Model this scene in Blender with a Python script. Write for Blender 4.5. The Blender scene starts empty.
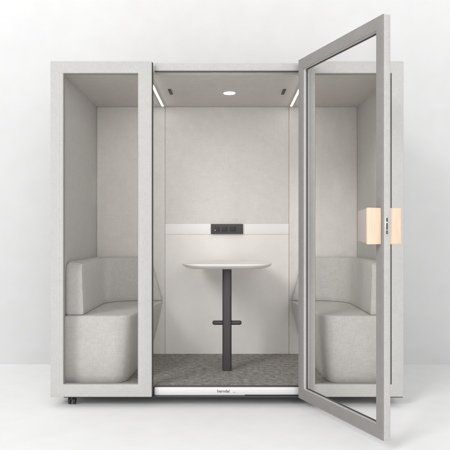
import bpy, bmesh, math
from mathutils import Vector, Matrix
S = bpy.context.scene
COL = S.collection

# ------------------------------------------------------------------ materials
def new_mat(name):
    m = bpy.data.materials.new(name); m.use_nodes = True
    nt = m.node_tree; b = nt.nodes['Principled BSDF']
    return m, nt, b

def plain(name, col, rough=.5, metal=0, spec=.5, bump=0, bscale=300):
    m, nt, b = new_mat(name)
    b.inputs['Base Color'].default_value = (*col, 1)
    b.inputs['Roughness'].default_value = rough
    b.inputs['Metallic'].default_value = metal
    b.inputs['Specular IOR Level'].default_value = spec
    tc = nt.nodes.new('ShaderNodeTexCoord')
    n = nt.nodes.new('ShaderNodeTexNoise'); n.inputs['Scale'].default_value = bscale if bump else 6
    n.inputs['Detail'].default_value = 5
    nt.links.new(tc.outputs['Object'], n.inputs['Vector'])
    mx = nt.nodes.new('ShaderNodeMix'); mx.data_type = 'RGBA'
    mx.inputs[6].default_value = (*[c * .96 for c in col], 1)
    mx.inputs[7].default_value = (*[min(1, c * 1.04) for c in col], 1)
    nt.links.new(n.outputs['Fac'], mx.inputs[0]); nt.links.new(mx.outputs[2], b.inputs['Base Color'])
    if bump:
        bp = nt.nodes.new('ShaderNodeBump'); bp.inputs['Strength'].default_value = bump
        bp.inputs['Distance'].default_value = .001
        nt.links.new(n.outputs['Fac'], bp.inputs['Height']); nt.links.new(bp.outputs[0], b.inputs['Normal'])
    return m

def fabric(name, col, amp=.09, cell=1.0, mottled=.05, bump=.35):
    """woven melange cloth: threads along the three object axes plus slow mottling"""
    m, nt, b = new_mat(name)
    N, L = nt.nodes, nt.links
    tc = N.new('ShaderNodeTexCoord')
    outs = []
    for sc in ((260, 260, 30), (30, 30, 260)):
        mp = N.new('ShaderNodeMapping'); mp.inputs['Scale'].default_value = tuple(s / cell for s in sc)
        L.new(tc.outputs['Object'], mp.inputs['Vector'])
        n = N.new('ShaderNodeTexNoise'); n.inputs['Scale'].default_value = 1; n.inputs['Detail'].default_value = 3
        n.inputs['Roughness'].default_value = .6
        L.new(mp.outputs[0], n.inputs['Vector']); outs.append(n.outputs['Fac'])
    ad = N.new('ShaderNodeMath'); ad.operation = 'ADD'; L.new(outs[0], ad.inputs[0]); L.new(outs[1], ad.inputs[1])
    big = N.new('ShaderNodeTexNoise'); big.inputs['Scale'].default_value = 14; big.inputs['Detail'].default_value = 6
    L.new(tc.outputs['Object'], big.inputs['Vector'])
    mr = N.new('ShaderNodeMapRange'); mr.inputs['From Min'].default_value = .7; mr.inputs['From Max'].default_value = 1.3
    mr.inputs['To Min'].default_value = 1 - amp; mr.inputs['To Max'].default_value = 1 + amp
    L.new(ad.outputs[0], mr.inputs['Value'])
    mr2 = N.new('ShaderNodeMapRange'); mr2.inputs['From Min'].default_value = .3; mr2.inputs['From Max'].default_value = .7
    mr2.inputs['To Min'].default_value = 1 - mottled; mr2.inputs['To Max'].default_value = 1 + mottled
    L.new(big.outputs['Fac'], mr2.inputs['Value'])
    mu = N.new('ShaderNodeMath'); mu.operation = 'MULTIPLY'
    L.new(mr.outputs[0], mu.inputs[0]); L.new(mr2.outputs[0], mu.inputs[1])
    sc = N.new('ShaderNodeVectorMath'); sc.operation = 'SCALE'; sc.inputs[0].default_value = col
    L.new(mu.outputs[0], sc.inputs['Scale']); L.new(sc.outputs[0], b.inputs['Base Color'])
    b.inputs['Roughness'].default_value = .95
    b.inputs['Specular IOR Level'].default_value = .15
    b.inputs['Sheen Weight'].default_value = .06
    bp = N.new('ShaderNodeBump'); bp.inputs['Strength'].default_value = bump; bp.inputs['Distance'].default_value = .0012
    L.new(ad.outputs[0], bp.inputs['Height']); L.new(bp.outputs[0], b.inputs['Normal'])
    return m

def carpet_mat():
    m, nt, b = new_mat('loop_pile_carpet')
    N, L = nt.nodes, nt.links
    tc = N.new('ShaderNodeTexCoord')
    n = N.new('ShaderNodeTexNoise'); n.inputs['Scale'].default_value = 120; n.inputs['Detail'].default_value = 6
    n.inputs['Roughness'].default_value = .75
    n2 = N.new('ShaderNodeTexNoise'); n2.inputs['Scale'].default_value = 26; n2.inputs['Detail'].default_value = 5
    v = N.new('ShaderNodeTexVoronoi'); v.inputs['Scale'].default_value = 210
    for t in (n, n2, v): L.new(tc.outputs['Object'], t.inputs['Vector'])
    cr = N.new('ShaderNodeValToRGB')
    cr.color_ramp.elements[0].position = .36; cr.color_ramp.elements[0].color = (.07, .066, .061, 1)
    cr.color_ramp.elements[1].position = .66; cr.color_ramp.elements[1].color = (.70, .665, .62, 1)
    a = N.new('ShaderNodeMath'); a.operation = 'MULTIPLY_ADD'; a.inputs[1].default_value = .72
    k = N.new('ShaderNodeMath'); k.operation = 'MULTIPLY'; k.inputs[1].default_value = .28
    L.new(n2.outputs['Fac'], k.inputs[0]); L.new(n.outputs['Fac'], a.inputs[0]); L.new(k.outputs[0], a.inputs[2])
    L.new(a.outputs[0], cr.inputs[0]); L.new(cr.outputs[0], b.inputs['Base Color'])
    b.inputs['Roughness'].default_value = 1; b.inputs['Specular IOR Level'].default_value = .1
    ad = N.new('ShaderNodeMath'); ad.operation = 'SUBTRACT'
    L.new(n.outputs['Fac'], ad.inputs[0]); L.new(v.outputs['Distance'], ad.inputs[1])
    bp = N.new('ShaderNodeBump'); bp.inputs['Strength'].default_value = .8; bp.inputs['Distance'].default_value = .006
    L.new(ad.outputs[0], bp.inputs['Height']); L.new(bp.outputs[0], b.inputs['Normal'])
    return m

def wood_mat():
    m, nt, b = new_mat('pale_maple')
    N, L = nt.nodes, nt.links
    tc = N.new('ShaderNodeTexCoord')
    mp = N.new('ShaderNodeMapping'); mp.inputs['Scale'].default_value = (60, 60, 5)
    n = N.new('ShaderNodeTexNoise'); n.inputs['Scale'].default_value = 2; n.inputs['Detail'].default_value = 7
    n.inputs['Distortion'].default_value = .6
    L.new(tc.outputs['Object'], mp.inputs[0]); L.new(mp.outputs[0], n.inputs['Vector'])
    cr = N.new('ShaderNodeValToRGB')
    cr.color_ramp.elements[0].position = .3; cr.color_ramp.elements[0].color = (.74, .56, .41, 1)
    cr.color_ramp.elements[1].position = .65; cr.color_ramp.elements[1].color = (.82, .65, .49, 1)
    L.new(n.outputs['Fac'], cr.inputs[0]); L.new(cr.outputs[0], b.inputs['Base Color'])
    b.inputs['Roughness'].default_value = .5
    return m

def glass_mat():
    m, nt, b = new_mat('clear_glass')
    N, L = nt.nodes, nt.links
    N.remove(b)
    tr = N.new('ShaderNodeBsdfTransparent'); tr.inputs[0].default_value = (.985, .983, .98, 1)
    gl = N.new('ShaderNodeBsdfGlossy'); gl.inputs['Roughness'].default_value = .22
    lw = N.new('ShaderNodeLayerWeight'); lw.inputs['Blend'].default_value = .5
    pw = N.new('ShaderNodeMath'); pw.operation = 'POWER'; pw.inputs[1].default_value = 5
    L.new(lw.outputs['Facing'], pw.inputs[0])
    fr = N.new('ShaderNodeMath'); fr.operation = 'MULTIPLY_ADD'; fr.inputs[1].default_value = .07; fr.inputs[2].default_value = .004
    L.new(pw.outputs[0], fr.inputs[0])
    mx = N.new('ShaderNodeMixShader')
    L.new(fr.outputs[0], mx.inputs[0]); L.new(tr.outputs[0], mx.inputs[1]); L.new(gl.outputs[0], mx.inputs[2])
    L.new(mx.outputs[0], N['Material Output'].inputs['Surface'])
    return m

def emit(name, col, s):
    m, nt, b = new_mat(name)
    b.inputs['Base Color'].default_value = (.8, .8, .8, 1)
    b.inputs['Emission Color'].default_value = (*col, 1); b.inputs['Emission Strength'].default_value = s
    return m

FAB = (.505, .495, .478)
M = dict(  # linear base colours
    fabric=fabric('light_grey_melange_felt', FAB, amp=.09, mottled=.02, cell=1.1),
    inner=fabric('interior_felt', (.715, .688, .66), amp=.055, mottled=.025, cell=1.1),
    seatf=fabric('seat_cloth', (.535, .522, .503), amp=.11, mottled=.025, cell=1.15),
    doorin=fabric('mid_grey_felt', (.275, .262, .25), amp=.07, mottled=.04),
    panel=fabric('smooth_wall_panel', (.80, .775, .745), amp=.015, mottled=.015, bump=.05),
    roofing=fabric('ceiling_felt', (.58, .548, .52), amp=.06, mottled=.02),
    rail=plain('white_wall_rail', (.84, .82, .80), .45),
    white=plain('white_lacquer', (.80, .785, .775), .4),
    top=plain('tabletop_laminate', (.80, .775, .75), .45),
    black=plain('black_rubber', (.035, .035, .036), .6),
    seal=plain('dark_grey_seal', (.075, .072, .07), .6),
    seal2=plain('grey_seal', (.26, .25, .24), .6),
    post=plain('charcoal_powder_coat', (.047, .047, .046), .5, bump=.2, bscale=900),
    ink=plain('charcoal_ink', (.09, .09, .09), .6),
    paleink=plain('pale_grey_ink', (.42, .42, .42), .6),
    taupe=plain('taupe_shell', (.38, .345, .325), .5),
    steel=plain('brushed_steel', (.62, .63, .62), .4, metal=.35),
    vent=plain('vent_metal', (.06, .055, .05), .5),
    floor=plain('studio_floor', (.88, .88, .88), .85, spec=.2),
    wall=plain('studio_wall', (.87, .87, .87), .9, spec=.2),
    carpet=carpet_mat(), wood=wood_mat(), glass=glass_mat(),
    lamp=emit('lamp_disc', (1, .93, .86), 14), strip=emit('led_strip', (1, .98, .96), 17),
)

# ------------------------------------------------------------------ mesh helpers
def add_box(bm, x0, x1, y0, y1, z0, z1):
    v = [bm.verts.new((x, y, z)) for x in (x0, x1) for y in (y0, y1) for z in (z0, z1)]
    for f in ((0, 1, 3, 2), (4, 6, 7, 5), (0, 4, 5, 1), (2, 3, 7, 6), (0, 2, 6, 4), (1, 5, 7, 3)):
        bm.faces.new([v[i] for i in f])

def add_cyl(bm, c, r, h, axis='Z', seg=32, r2=None):
    mat = Matrix.Translation(c)
    if axis == 'X': mat = mat @ Matrix.Rotation(math.pi / 2, 4, 'Y')
    if axis == 'Y': mat = mat @ Matrix.Rotation(math.pi / 2, 4, 'X')
    bmesh.ops.create_cone(bm, cap_ends=True, segments=seg, radius1=r, radius2=r if r2 is None else r2, depth=h, matrix=mat)

def obj(name, bm, mat, parent=None, bevel=0, seg=3, smooth=35):
    bmesh.ops.recalc_face_normals(bm, faces=bm.faces)
    if bevel:
        es = [e for e in bm.edges if len(e.link_faces) == 2 and e.calc_face_angle(0) > .5]
        bmesh.ops.bevel(bm, geom=es, offset=bevel, segments=seg, profile=.5, affect='EDGES', clamp_overlap=True)
    if smooth:
        bm.normal_update()
        for f in bm.faces: f.smooth = not (len(f.verts) > 4 or abs(f.normal.z) > .9995)
        for e in bm.edges:
            if len(e.link_faces) == 2 and e.calc_face_angle(0) > math.radians(smooth): e.smooth = False
    me = bpy.data.meshes.new(name); bm.to_mesh(me); bm.free()
    me.materials.append(M[mat])
    o = bpy.data.objects.new(name, me); COL.objects.link(o)
    if parent: o.parent = parent
    return o

def box(name, dims, mat, parent=None, bevel=0, seg=3):
    bm = bmesh.new(); add_box(bm, *dims); return obj(name, bm, mat, parent, bevel, seg)

def frame_bm(x0, x1, z0, z1, ix0, ix1, iz0, iz1, y0, y1):
    """rectangular ring in the XZ plane with depth y0..y1, one manifold mesh"""
    bm = bmesh.new()
    R = []
    for y in (y0, y1):
        o = [bm.verts.new((x, y, z)) for x, z in ((x0, z0), (x1, z0), (x1, z1), (x0, z1))]
        i = [bm.verts.new((x, y, z)) for x, z in ((ix0, iz0), (ix1, iz0), (ix1, iz1), (ix0, iz1))]
        R.append((o, i))
    for k in range(4):
        j = (k + 1) % 4
        (o0, i0), (o1, i1) = R
        bm.faces.new((o0[k], o0[j], i0[j], i0[k])); bm.faces.new((o1[k], i1[k], i1[j], o1[j]))
        bm.faces.new((o0[k], o1[k], o1[j], o0[j])); bm.faces.new((i0[k], i0[j], i1[j], i1[k]))
    return bm

def thing(name, label, cat, loc, rz=0, group=None):
    o = bpy.data.objects.new(name, None); COL.objects.link(o)
    o.location = loc; o.rotation_euler = (0, 0, rz); o.empty_display_size = .1
    o['label'] = label; o['category'] = cat
    if group: o['group'] = group
    return o

def outline_normals(P):
    n = len(P); out = []
    for i in range(n):
        a, b, c = P[i - 1], P[i], P[(i + 1) % n]
        d1 = Vector((b[0] - a[0], b[1] - a[1])); d2 = Vector((c[0] - b[0], c[1] - b[1]))
        d1 = d1.normalized() if d1.length > 1e-9 else d2.normalized()
        d2 = d2.normalized() if d2.length > 1e-9 else d1
        t = (d1 + d2).normalized(); out.append(Vector((t.y, -t.x)))   # outward for CCW
    return out

def loft(bm, rings, cap=True):
    V = [[bm.verts.new(p) for p in r] for r in rings]
    n = len(V[0])
    for a, b in zip(V, V[1:]):
        for k in range(n):
            j = (k + 1) % n
            bm.faces.new((a[k], a[j], b[j], b[k]))
    if cap:
        bm.faces.new(list(reversed(V[0]))); bm.faces.new(V[-1])
    return V

def catmull(P, n=8):
    out = []
    for i in range(len(P) - 1):
        p0 = P[max(i - 1, 0)]; p1 = P[i]; p2 = P[i + 1]; p3 = P[min(i + 2, len(P) - 1)]
        for k in range(n):
            t = k / n
            out.append(tuple(.5 * ((2 * p1[d]) + (-p0[d] + p2[d]) * t + (2 * p0[d] - 5 * p1[d] + 4 * p2[d] - p3[d]) * t * t
                                   + (-p0[d] + 3 * p1[d] - 3 * p2[d] + p3[d]) * t ** 3) for d in (0, 1)))
    out.append(P[-1]); return out

# ------------------------------------------------------------------ dimensions (metres)
CAMZ = 1.135; D0 = 4.37
ZB, ZT = .055, 2.295            # underside / top of the booth
ZF, ZC = .117, 2.230            # carpet top / ceiling
XO, XI = 1.178, 1.113           # outer / inner face of side walls
YB = 1.24                       # inner face of back wall
ZG = -.012
YW = 1.44                       # studio wall

# ------------------------------------------------------------------ setting
bm = bmesh.new(); add_box(bm, -30, 30, -30, YW, -.062, ZG)
o = obj('floor', bm, 'floor'); o['kind'] = 'structure'
bm = bmesh.new(); add_box(bm, -30, 30, YW, YW + .1, -.062, 18)
o = obj('wall', bm, 'wall'); o['kind'] = 'structure'

# ------------------------------------------------------------------ booth
B = thing('meeting_booth', 'pale grey felt-covered meeting booth with glazed front, its glass door standing open', 'booth', (0, 0, 0))
for s in (-1, 1):
    xs = sorted((s * XI, s * XO))
    box('side_wall', (*xs, .052, YB + .07, ZB, ZT), 'fabric', B, .006)
box('back_wall', (-XI - .001 + .002, XI - .001, YB, YB + .068, ZB + .002, ZT - .002), 'inner', B)
box('roof', (-XI + .001, XI - .001, .112, YB - .001, ZC, ZT - .003), 'roofing', B)
box('base', (-XI + .001, XI - .001, .112, YB - .001, ZB + .001, ZF - .012), 'seal', B)
box('carpet', (-XI + .001, XI - .001, .068, YB - .002, ZF - .0115, ZF), 'carpet', B, .003)
# back wall dressing: centre panel in two fields with a pale rail between
CX = .528
box('wall_panel', (-CX, CX, YB - .010, YB - .0005, 1.232, ZC - .001), 'inner', B, .002)
box('wall_panel', (-CX, CX, YB - .010, YB - .0005, ZF + .001, 1.140), 'panel', B, .002)
box('wall_rail', (-CX, CX, YB - .013, YB - .0005, 1.1405, 1.2315), 'rail', B, .0015)
for s in (-1, 1):
    xs = sorted((s * (CX + .0022), s * (XI - .0012)))
    box('wall_panel', (*xs, YB - .010, YB - .0005, ZF + .001, ZC - .001), 'inner', B, .002)
# socket panel
sp = box('socket_panel', (-.137, .137, YB - .030, YB - .0135, 1.143, 1.229), 'post', B, .003)
for cx_, w in ((-.085, .045), (-.02, .045), (.05, .05)):
    pl = box('socket', (cx_ - w / 2, cx_ + w / 2, YB - .032, YB - .0301, 1.166, 1.206), 'black', sp, .0008, 1)
bm = bmesh.new(); add_cyl(bm, (-.1, YB - .033, 1.176), .004, .002, 'Y', 16); obj('switch_button', bm, 'steel', sp)

# ceiling fittings
bm = bmesh.new(); add_cyl(bm, (.018, .665, ZC - .003), .050, .006, 'Z', 48); r = obj('ceiling_light', bm, 'white', B, .001, 2)
bm = bmesh.new(); add_cyl(bm, (.018, .665, ZC - .0075), .042, .003, 'Z', 48); obj('lamp_disc', bm, 'lamp', r)
for s in (-1, 1):
    hs = box('light_strip', (s * .541 - .011, s * .541 + .011, .13, YB - .085, ZC - .010, ZC - .0005), 'white', B, .001, 1)
    box('diffuser', (s * .541 - .0052, s * .541 + .0052, .14, YB - .095, ZC - .013, ZC - .0105), 'strip', hs)
    v = box('air_vent', (s * .432 - .011, s * .432 + .011, .545, .715, ZC - .007, ZC - .0005), 'seal', B, .001, 1)
    bm = bmesh.new()
    for k in range(3): add_box(bm, s * .432 - .008, s * .432 + .008, .553 + k * .053, .60 + k * .053, ZC - .009, ZC - .0072)
    obj('louvre', bm, 'vent', v)

# fixed glazed front panels
def front_panel(xa, xb, ia, ib):
    p = obj('window_frame', frame_bm(xa, xb, ZB, ZT, ia, ib, .138, 2.215, 0, .050), 'fabric', B, .004)
    g = .005
    obj('window_seal', frame_bm(ia + .0006, ib - .0006, .1386, 2.2144, ia + g, ib - g, .138 + g, 2.215 - g, .022, .034), 'seal2', p, .001, 1)
    box('window_pane', (ia + .003, ib - .003, .025, .031, .141, 2.212), 'glass', p)
front_panel(-XO, -.502, -1.093, -.593)
front_panel(.502, XO, .587, 1.0985)
box('window_trim', (1.0885, 1.0978, .0030, .0215, .1392, 2.2138), 'seal', B, .001, 1)
# black jamb strips, header, sill
for s in (-1, 1):
    xs = sorted((s * .501, s * .4965))
    box('door_jamb_seal', (*xs, .016, .050, ZB + .003, ZT - .004), 'seal', B, .001, 1)
box('door_header', (-.489, .489, .050, .111, 2.243, ZT), 'fabric', B, .003)
box('header_seal', (-.489, .489, .053, .063, 2.2345, 2.2425), 'seal', B, .001, 1)
sill = box('door_sill', (-.489, .489, .050, .111, ZB, .1085), 'white', B, .0015)
box('sill_seal', (-.489, .489, .053, .066, .109, .1195), 'seal', B, .001, 1)
box('base_seal', (-1.09, XO - .004, .006, .050, .0495, .0545), 'black', B, .001, 1)
box('sill_dark_strip', (.12, .489, .046, .0495, .0548, .0590), 'black', B)  # thin black strip, thickens the dark line below the sill's right part

def text(name, body, size, loc, mat, parent):
    cu = bpy.data.curves.new(name, 'FONT'); cu.body = body; cu.size = size; cu.extrude = .0004
    cu.align_x = 'LEFT'; cu.offset = .0003
    to = bpy.data.objects.new('tmp', cu); COL.objects.link(to)
    dg = bpy.context.evaluated_depsgraph_get(); dg.update()
    me = bpy.data.meshes.new_from_object(to.evaluated_get(dg)); bpy.data.objects.remove(to)
    me.materials.clear(); me.materials.append(M[mat])
    me.transform(Matrix.Translation(loc) @ Matrix.Rotation(math.pi / 2, 4, 'X'))
    o = bpy.data.objects.new(name, me); COL.objects.link(o); o.parent = parent
    return o
text('lettering', 'herndal', .0280, (-.067, .0492, .0735), 'ink', sill)
text('small_lettering', 'one', .0115, (.040, .0492, .0725), 'paleink', sill)

# casters under the four corners
def caster(x, y):
    bm = bmesh.new(); add_cyl(bm, (x, y, .0465), .022, .006, 'Z', 24); add_box(bm, x - .008, x + .008, y - .016, y + .014, .018, .0435)
    c = obj('caster', bm, 'post', B, .002, 2)
    for dx in (-.0165, .0165):
        bm = bmesh.new(); add_cyl(bm, (x + dx, y + .004, ZG + .0255), .0255, .015, 'X', 36)
        obj('caster_wheel', bm, 'black', c, .003, 2)
for x in (-1.05, 1.05):
    for y in (.075, 1.2): caster(x, y)

# ------------------------------------------------------------------ door (local: +X along the leaf from the hinge, +Y = outer side)
DW, DT = .978, .0465
door = obj('door', frame_bm(0, DW, ZB, ZT, .066, DW - .066, ZB + .072, ZT - .072, .006, DT), 'fabric', B, .0035)
dirv = Vector((.352, -.936)).normalized()
ang = math.atan2(dirv.y, dirv.x)
door.location = (.473, -.0225, 0); door.rotation_euler = (0, 0, ang)
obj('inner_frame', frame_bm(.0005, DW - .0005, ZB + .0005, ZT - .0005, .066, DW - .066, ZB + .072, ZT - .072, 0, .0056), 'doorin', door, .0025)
g = .006
obj('door_seal', frame_bm(.0665, DW - .0665, ZB + .0725, ZT - .0725, .066 + g, DW - .066 - g, ZB + .072 + g, ZT - .072 - g, .024, .034), 'seal', door, .001, 1)
box('door_pane', (.069, DW - .069, .026, .032, ZB + .075, ZT - .075), 'glass', door)
HZ = 1.182
for side in (0, 1):
    y0, y1 = (-.0815, -.0004) if side == 0 else (DT + .0004, DT + .078)
    bm = bmesh.new(); add_box(bm, .858, .9445, y0, y1, HZ - .0945, HZ + .0945)
    for v in bm.verts:
        if v.co.x < .9: v.co.z = HZ + (v.co.z - HZ) * .86
    h = obj('handle', bm, 'taupe', door, .007)
    box('grip_face', (.945, .9635, y0 - .0012, y1 - .0002, HZ - .096, HZ + .096), 'wood', h, .004)
lp = box('lock_plate', (DW + .0002, DW + .0022, .0125, .0325, HZ - .052, HZ + .052), 'steel', door, .0006, 1)
for z, hh in ((-.033, .010), (-.002, .017), (.033, .010)):
    box('latch', (DW + .0023, DW + .0035, .0175, .0265, HZ + z - hh, HZ + z + hh), 'post', lp, .0004, 1)
for z in (.35, 2.0):
    bm = bmesh.new(); add_cyl(bm, (-.0085, .030, z), .008, .11, 'Z', 20); obj('hinge', bm, 'steel', door, .001, 1)

# ------------------------------------------------------------------ benches
ST = .582
def bench(s, label):
    T = thing('corner_bench', label, 'bench', (s * .85, .6, ZF), 0, 'upholstered corner benches')
    ox, oy, oz = s * .85, .6, ZF
    def flip(P): return [(s * -1 * p[0] - ox, p[1] - oy, p[2] - oz) for p in P]
    XL = -XI + .003; YR = YB - .012
    # seat: plan at the top and at the floor (left-hand bench, mirrored for the right)
    top = [(XL, .115), (-.95, .115), (-.80, .116), (-.735, .125), (-.682, .155), (-.653, .213), (-.641, .30), (-.630, .42),
           (-.614, .56), (-.598, .70), (-.582, .84), (-.566, .98), (-.549, 1.12), (-.548, 1.18), (-.55, YR)]
    bot = [(XL, .122), (-.95, .122), (-.81, .123), (-.760, .132), (-.718, .162), (-.695, .218), (-.687, .30), (-.680, .42),
           (-.674, .56), (-.670, .70), (-.667, .84), (-.664, .98), (-.661, 1.10), (-.66, 1.16), (-.66, YR)]
    tc, bc = catmull(top, 6), catmull(bot, 6)
    tc += [(XL, YR)]; bc += [(XL, YR)]
    nt_ = outline_normals(tc)
    rings = []
    H = ST - ZF
    R = .016
    def ring(f, z, inset):
        out = []
        for (a, b, n) in zip(tc, bc, nt_):
            x = b[0] + (a[0] - b[0]) * f - n.x * inset; y = b[1] + (a[1] - b[1]) * f - n.y * inset
            out.append((max(x, XL), min(y, YR), z))
        return out
    rings.append(ring(0, ZF + .001, .006)); rings.append(ring(0, ZF + .007, .0005))
    for k in range(1, 9):
        f = k / 9; rings.append(ring(f ** .9, ZF + .010 + (H - R - .010) * f, -.006 * math.sin(math.pi * f)))
    for k in range(0, 6):
        a = math.pi / 2 * k / 5
        rings.append(ring(1, ST - R + R * math.sin(a), R * (1 - math.cos(a))))
    if s > 0: pass
    bm = bmesh.new(); loft(bm, [flip(r) for r in rings]); obj('seat', bm, 'seatf', T, smooth=50)
    # backrest: an L band that follows the two walls
    XB, YBk, rad = -.988, 1.128, .27
    def band(h, inset=0.0):
        """h: 0 at the seat, 1 at the top"""
        xe = -.548 - .097 * h
        lean = .012 * h
        P = [(XL + .012, .140), (XL + .03, .140), (XB - .03, .140)]
        O = [(XL, .148), (XL, .158), (XL, .168)]
        for k in range(5):
            a = -math.pi / 2 + math.pi / 2 * (k + 1) / 5
            P.append((XB - lean - .012 + .012 * math.cos(a), .152 + .012 * math.sin(a))); O.append((XL, .18 + .02 * k))
        for y in (.35, .55, .72): P.append((XB - lean, y)); O.append((XL, y))
        cx, cy = XB - lean + rad, YBk + lean - rad
        for k in range(13):
            a = math.pi - math.pi / 2 * k / 12
            P.append((cx + rad * math.cos(a), cy + rad * math.sin(a)))
            if k <= 6: O.append((XL, .85 + (YR - .85) * k / 6))
            else: O.append((XL + (cx - XL) * (k - 6) / 6, YR))
        for x, y in ((-.70, YBk + lean), (xe - .025, YBk + lean), (xe - .007, YBk + lean + .007), (xe, YBk + lean + .025), (xe, YR - .01)):
            P.append((x, y)); O.append((min(x, xe - .004 - .006 * (YR - y > .02)), YR))
        O[-2] = (xe - .008, YR); O[-3] = (xe - .016, YR)
        P = P + O[::-1]
        if inset:
            n = outline_normals(P)
            P = [(max(p[0] - q.x * inset, XL), min(p[1] - q.y * inset, YR)) for p, q in zip(P, n)]
        return P
    rings = []
    Z0, Z1 = ST + .0006, .950
    R = .020
    rings.append([(p[0], p[1], Z0) for p in band(0, .010)])
    rings.append([(p[0], p[1], Z0 + .003) for p in band(0, .004)])
    for k in range(9):
        h = k / 8; z = Z0 + .010 * (k == 0) + (Z1 - R - Z0) * h
        # the free end at the front rises upright and rounds off near the top
        rings.append([(p[0], p[1], z) for p in band(h)])
    for k in range(1, 6):
        a = math.pi / 2 * k / 5
        rings.append([(p[0], p[1], Z1 - R + R * math.sin(a)) for p in band(1, R * (1 - math.cos(a)))])
    # round the top of the front end: lower points near y=.14 towards the outside
    out = []
    for r in rings:
        rr = []
        for p in r:
            d = max(0, 1 - (p[1] - .14) / .06); q = max(0, (p[2] - (Z1 - .07)) / .07)
            rr.append((p[0], p[1] + .030 * d * q * q, p[2] - .012 * d * q))
        out.append(rr)
    bm = bmesh.new(); VV = loft(bm, [flip(r) for r in out], cap=False)
    for ring_v in (VV[0], VV[-1]):      # caps as a strip between the inner and the wall side
        m = len(ring_v)
        for k in range(m // 2 - 1): bm.faces.new((ring_v[k], ring_v[k + 1], ring_v[m - 2 - k], ring_v[m - 1 - k]))
    br = obj('backrest', bm, 'seatf', T, smooth=50)
    # piping: up the inner corner of the front end, then along the top edge
    def warp(x, y, z):
        d = max(0, 1 - (y - .14) / .06); q = max(0, (z - (Z1 - .07)) / .07)
        return (x, y + .030 * d * q * q, z - .012 * d * q)
    pts = []
    for k in range(12):
        h = k / 12; z = Z0 + .012 + (Z1 - R - Z0 - .012) * h
        pts.append(warp(XB - .012 * h - .0035, .1435, z))
    edge = band(1, R * .3)[7:25]
    pts += [warp(p[0], p[1], Z1 - R * .3 + .001) for p in [(edge[0][0], .156)] + edge]
    cu = bpy.data.curves.new('piping', 'CURVE'); cu.dimensions = '3D'; cu.bevel_depth = .0032; cu.bevel_resolution = 3
    spn = cu.splines.new('POLY'); spn.points.add(len(pts) - 1)
    for q, p in zip(spn.points, flip(pts)): q.co = (*p, 1)
    tmp = bpy.data.objects.new('tmp', cu); COL.objects.link(tmp)
    dg = bpy.context.evaluated_depsgraph_get(); dg.update()
    me = bpy.data.meshes.new_from_object(tmp.evaluated_get(dg)); bpy.data.objects.remove(tmp)
    me.materials.clear(); me.materials.append(M['seatf'])
    po = bpy.data.objects.new('piping', me); COL.objects.link(po); po.parent = br
    return T
bench(-1, 'grey upholstered corner bench on the left, behind the fixed glass panel beside the black caster')
bench(1, 'grey upholstered corner bench on the right, behind the open door with the wooden handle')

# ------------------------------------------------------------------ table
T = thing('pedestal_table', 'narrow table with thin pale top on a charcoal post, standing on the booth carpet', 'table', (0, .565, ZF))
def tloc(p): return (p[0], p[1] - .565, p[2] - ZF)
bm = bmesh.new()
def sup(a, b, cy, z, n=96, e=4.8):
    out = []
    for k in range(n):
        t = 2 * math.pi * k / n; c, s_ = math.cos(t), math.sin(t)
        yy = math.copysign(abs(s_) ** (2 / e), s_)
        out.append(tloc((a * (1 - .10 * max(0, yy)) * math.copysign(abs(c) ** (2 / e), c), cy + b * math.copysign(abs(s_) ** (2 / e), s_), z)))
    return out
ZTt = .925; cy = .745
loft(bm, [sup(.250, .335, cy, ZTt - .040), sup(.285, .372, cy, ZTt - .037), sup(.312, .402, cy, ZTt - .028), sup(.330, .422, cy, ZTt - .017),
          sup(.337, .431, cy, ZTt - .009), sup(.3375, .432, cy, ZTt - .003), sup(.3365, .431, cy, ZTt - .001), sup(.334, .428, cy, ZTt)])
obj('tabletop', bm, 'top', T, smooth=40)
bm = bmesh.new(); add_box(bm, -.05, .05, -.05, .09, ZTt - .044 - ZF, ZTt - .0402 - ZF); obj('mounting_plate', bm, 'post', T, .002, 2)
bm = bmesh.new(); add_box(bm, -.0345, .0345, -.0345, .0345, -.024, ZTt - .018 - ZF); obj('post', bm, 'post', T, .019, 6)
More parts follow.
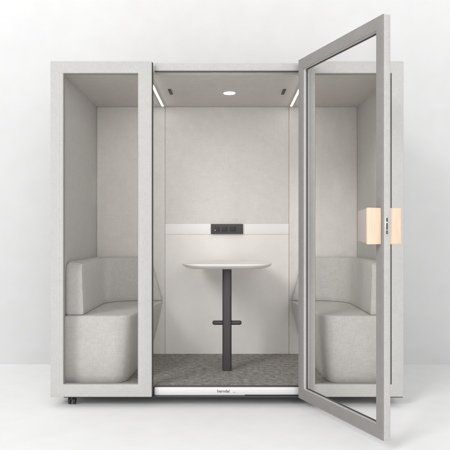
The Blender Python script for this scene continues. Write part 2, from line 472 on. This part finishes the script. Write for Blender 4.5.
bm = bmesh.new(); add_cyl(bm, (0, 0, .358), .0165, .220, 'X', 28); obj('crossbar', bm, 'post', T, .014, 6)

# ------------------------------------------------------------------ light
def area(name, loc, target, sx, sy, power, col=(1, 1, 1)):
    l = bpy.data.lights.new(name, 'AREA'); l.shape = 'RECTANGLE'; l.size = sx; l.size_y = sy; l.energy = power; l.color = col
    o = bpy.data.objects.new(name, l); COL.objects.link(o); o.location = loc
    o.rotation_euler = (Vector(target) - Vector(loc)).to_track_quat('-Z', 'Y').to_euler()
    return o
def softbox(name, az, el, d, size, e):
    """az: degrees to the left of the booth front, e: share of the white level it adds face-on"""
    a, t = math.radians(az), math.radians(el)
    area(name, (-d * math.cos(t) * math.sin(a), .5 - d * math.cos(t) * math.cos(a), 1 + d * math.sin(t)), (0, .5, 1), size, size, e * math.pi ** 2 * d * d)
softbox('softbox_key', 34, 29, 26, 7.5, .36)
softbox('softbox_fill', -12, 11, 14, 6, .22)
# lamp of the ceiling light
l = bpy.data.lights.new('downlight', 'SPOT'); l.energy = 7; l.spot_size = math.radians(140); l.spot_blend = 1; l.shadow_soft_size = .045
l.color = (1, .965, .93)
o = bpy.data.objects.new('downlight', l); COL.objects.link(o); o.location = (.018, .665, ZC - .012)

w = bpy.data.worlds.new('World'); S.world = w; w.use_nodes = True
bg = w.node_tree.nodes['Background']; bg.inputs[0].default_value = (1, 1, 1, 1); bg.inputs[1].default_value = .64

# ------------------------------------------------------------------ camera
cam = bpy.data.cameras.new('camera'); co = bpy.data.objects.new('camera', cam); COL.objects.link(co)
co.location = (0, -D0, CAMZ); co.rotation_euler = (math.pi / 2, 0, 0)
cam.sensor_width = 36; cam.lens = 36 * 655.5 / 450
cam.shift_x = -2 / 450; cam.shift_y = 10 / 450
cam.clip_start = .05; cam.clip_end = 200
S.camera = co
S.render.engine = 'CYCLES'
S.cycles.max_bounces = 10; S.cycles.diffuse_bounces = 6; S.cycles.transparent_max_bounces = 16
S.view_settings.view_transform = 'Standard'; S.view_settings.look = 'None'
S.view_settings.exposure = .17; S.view_settings.gamma = 1
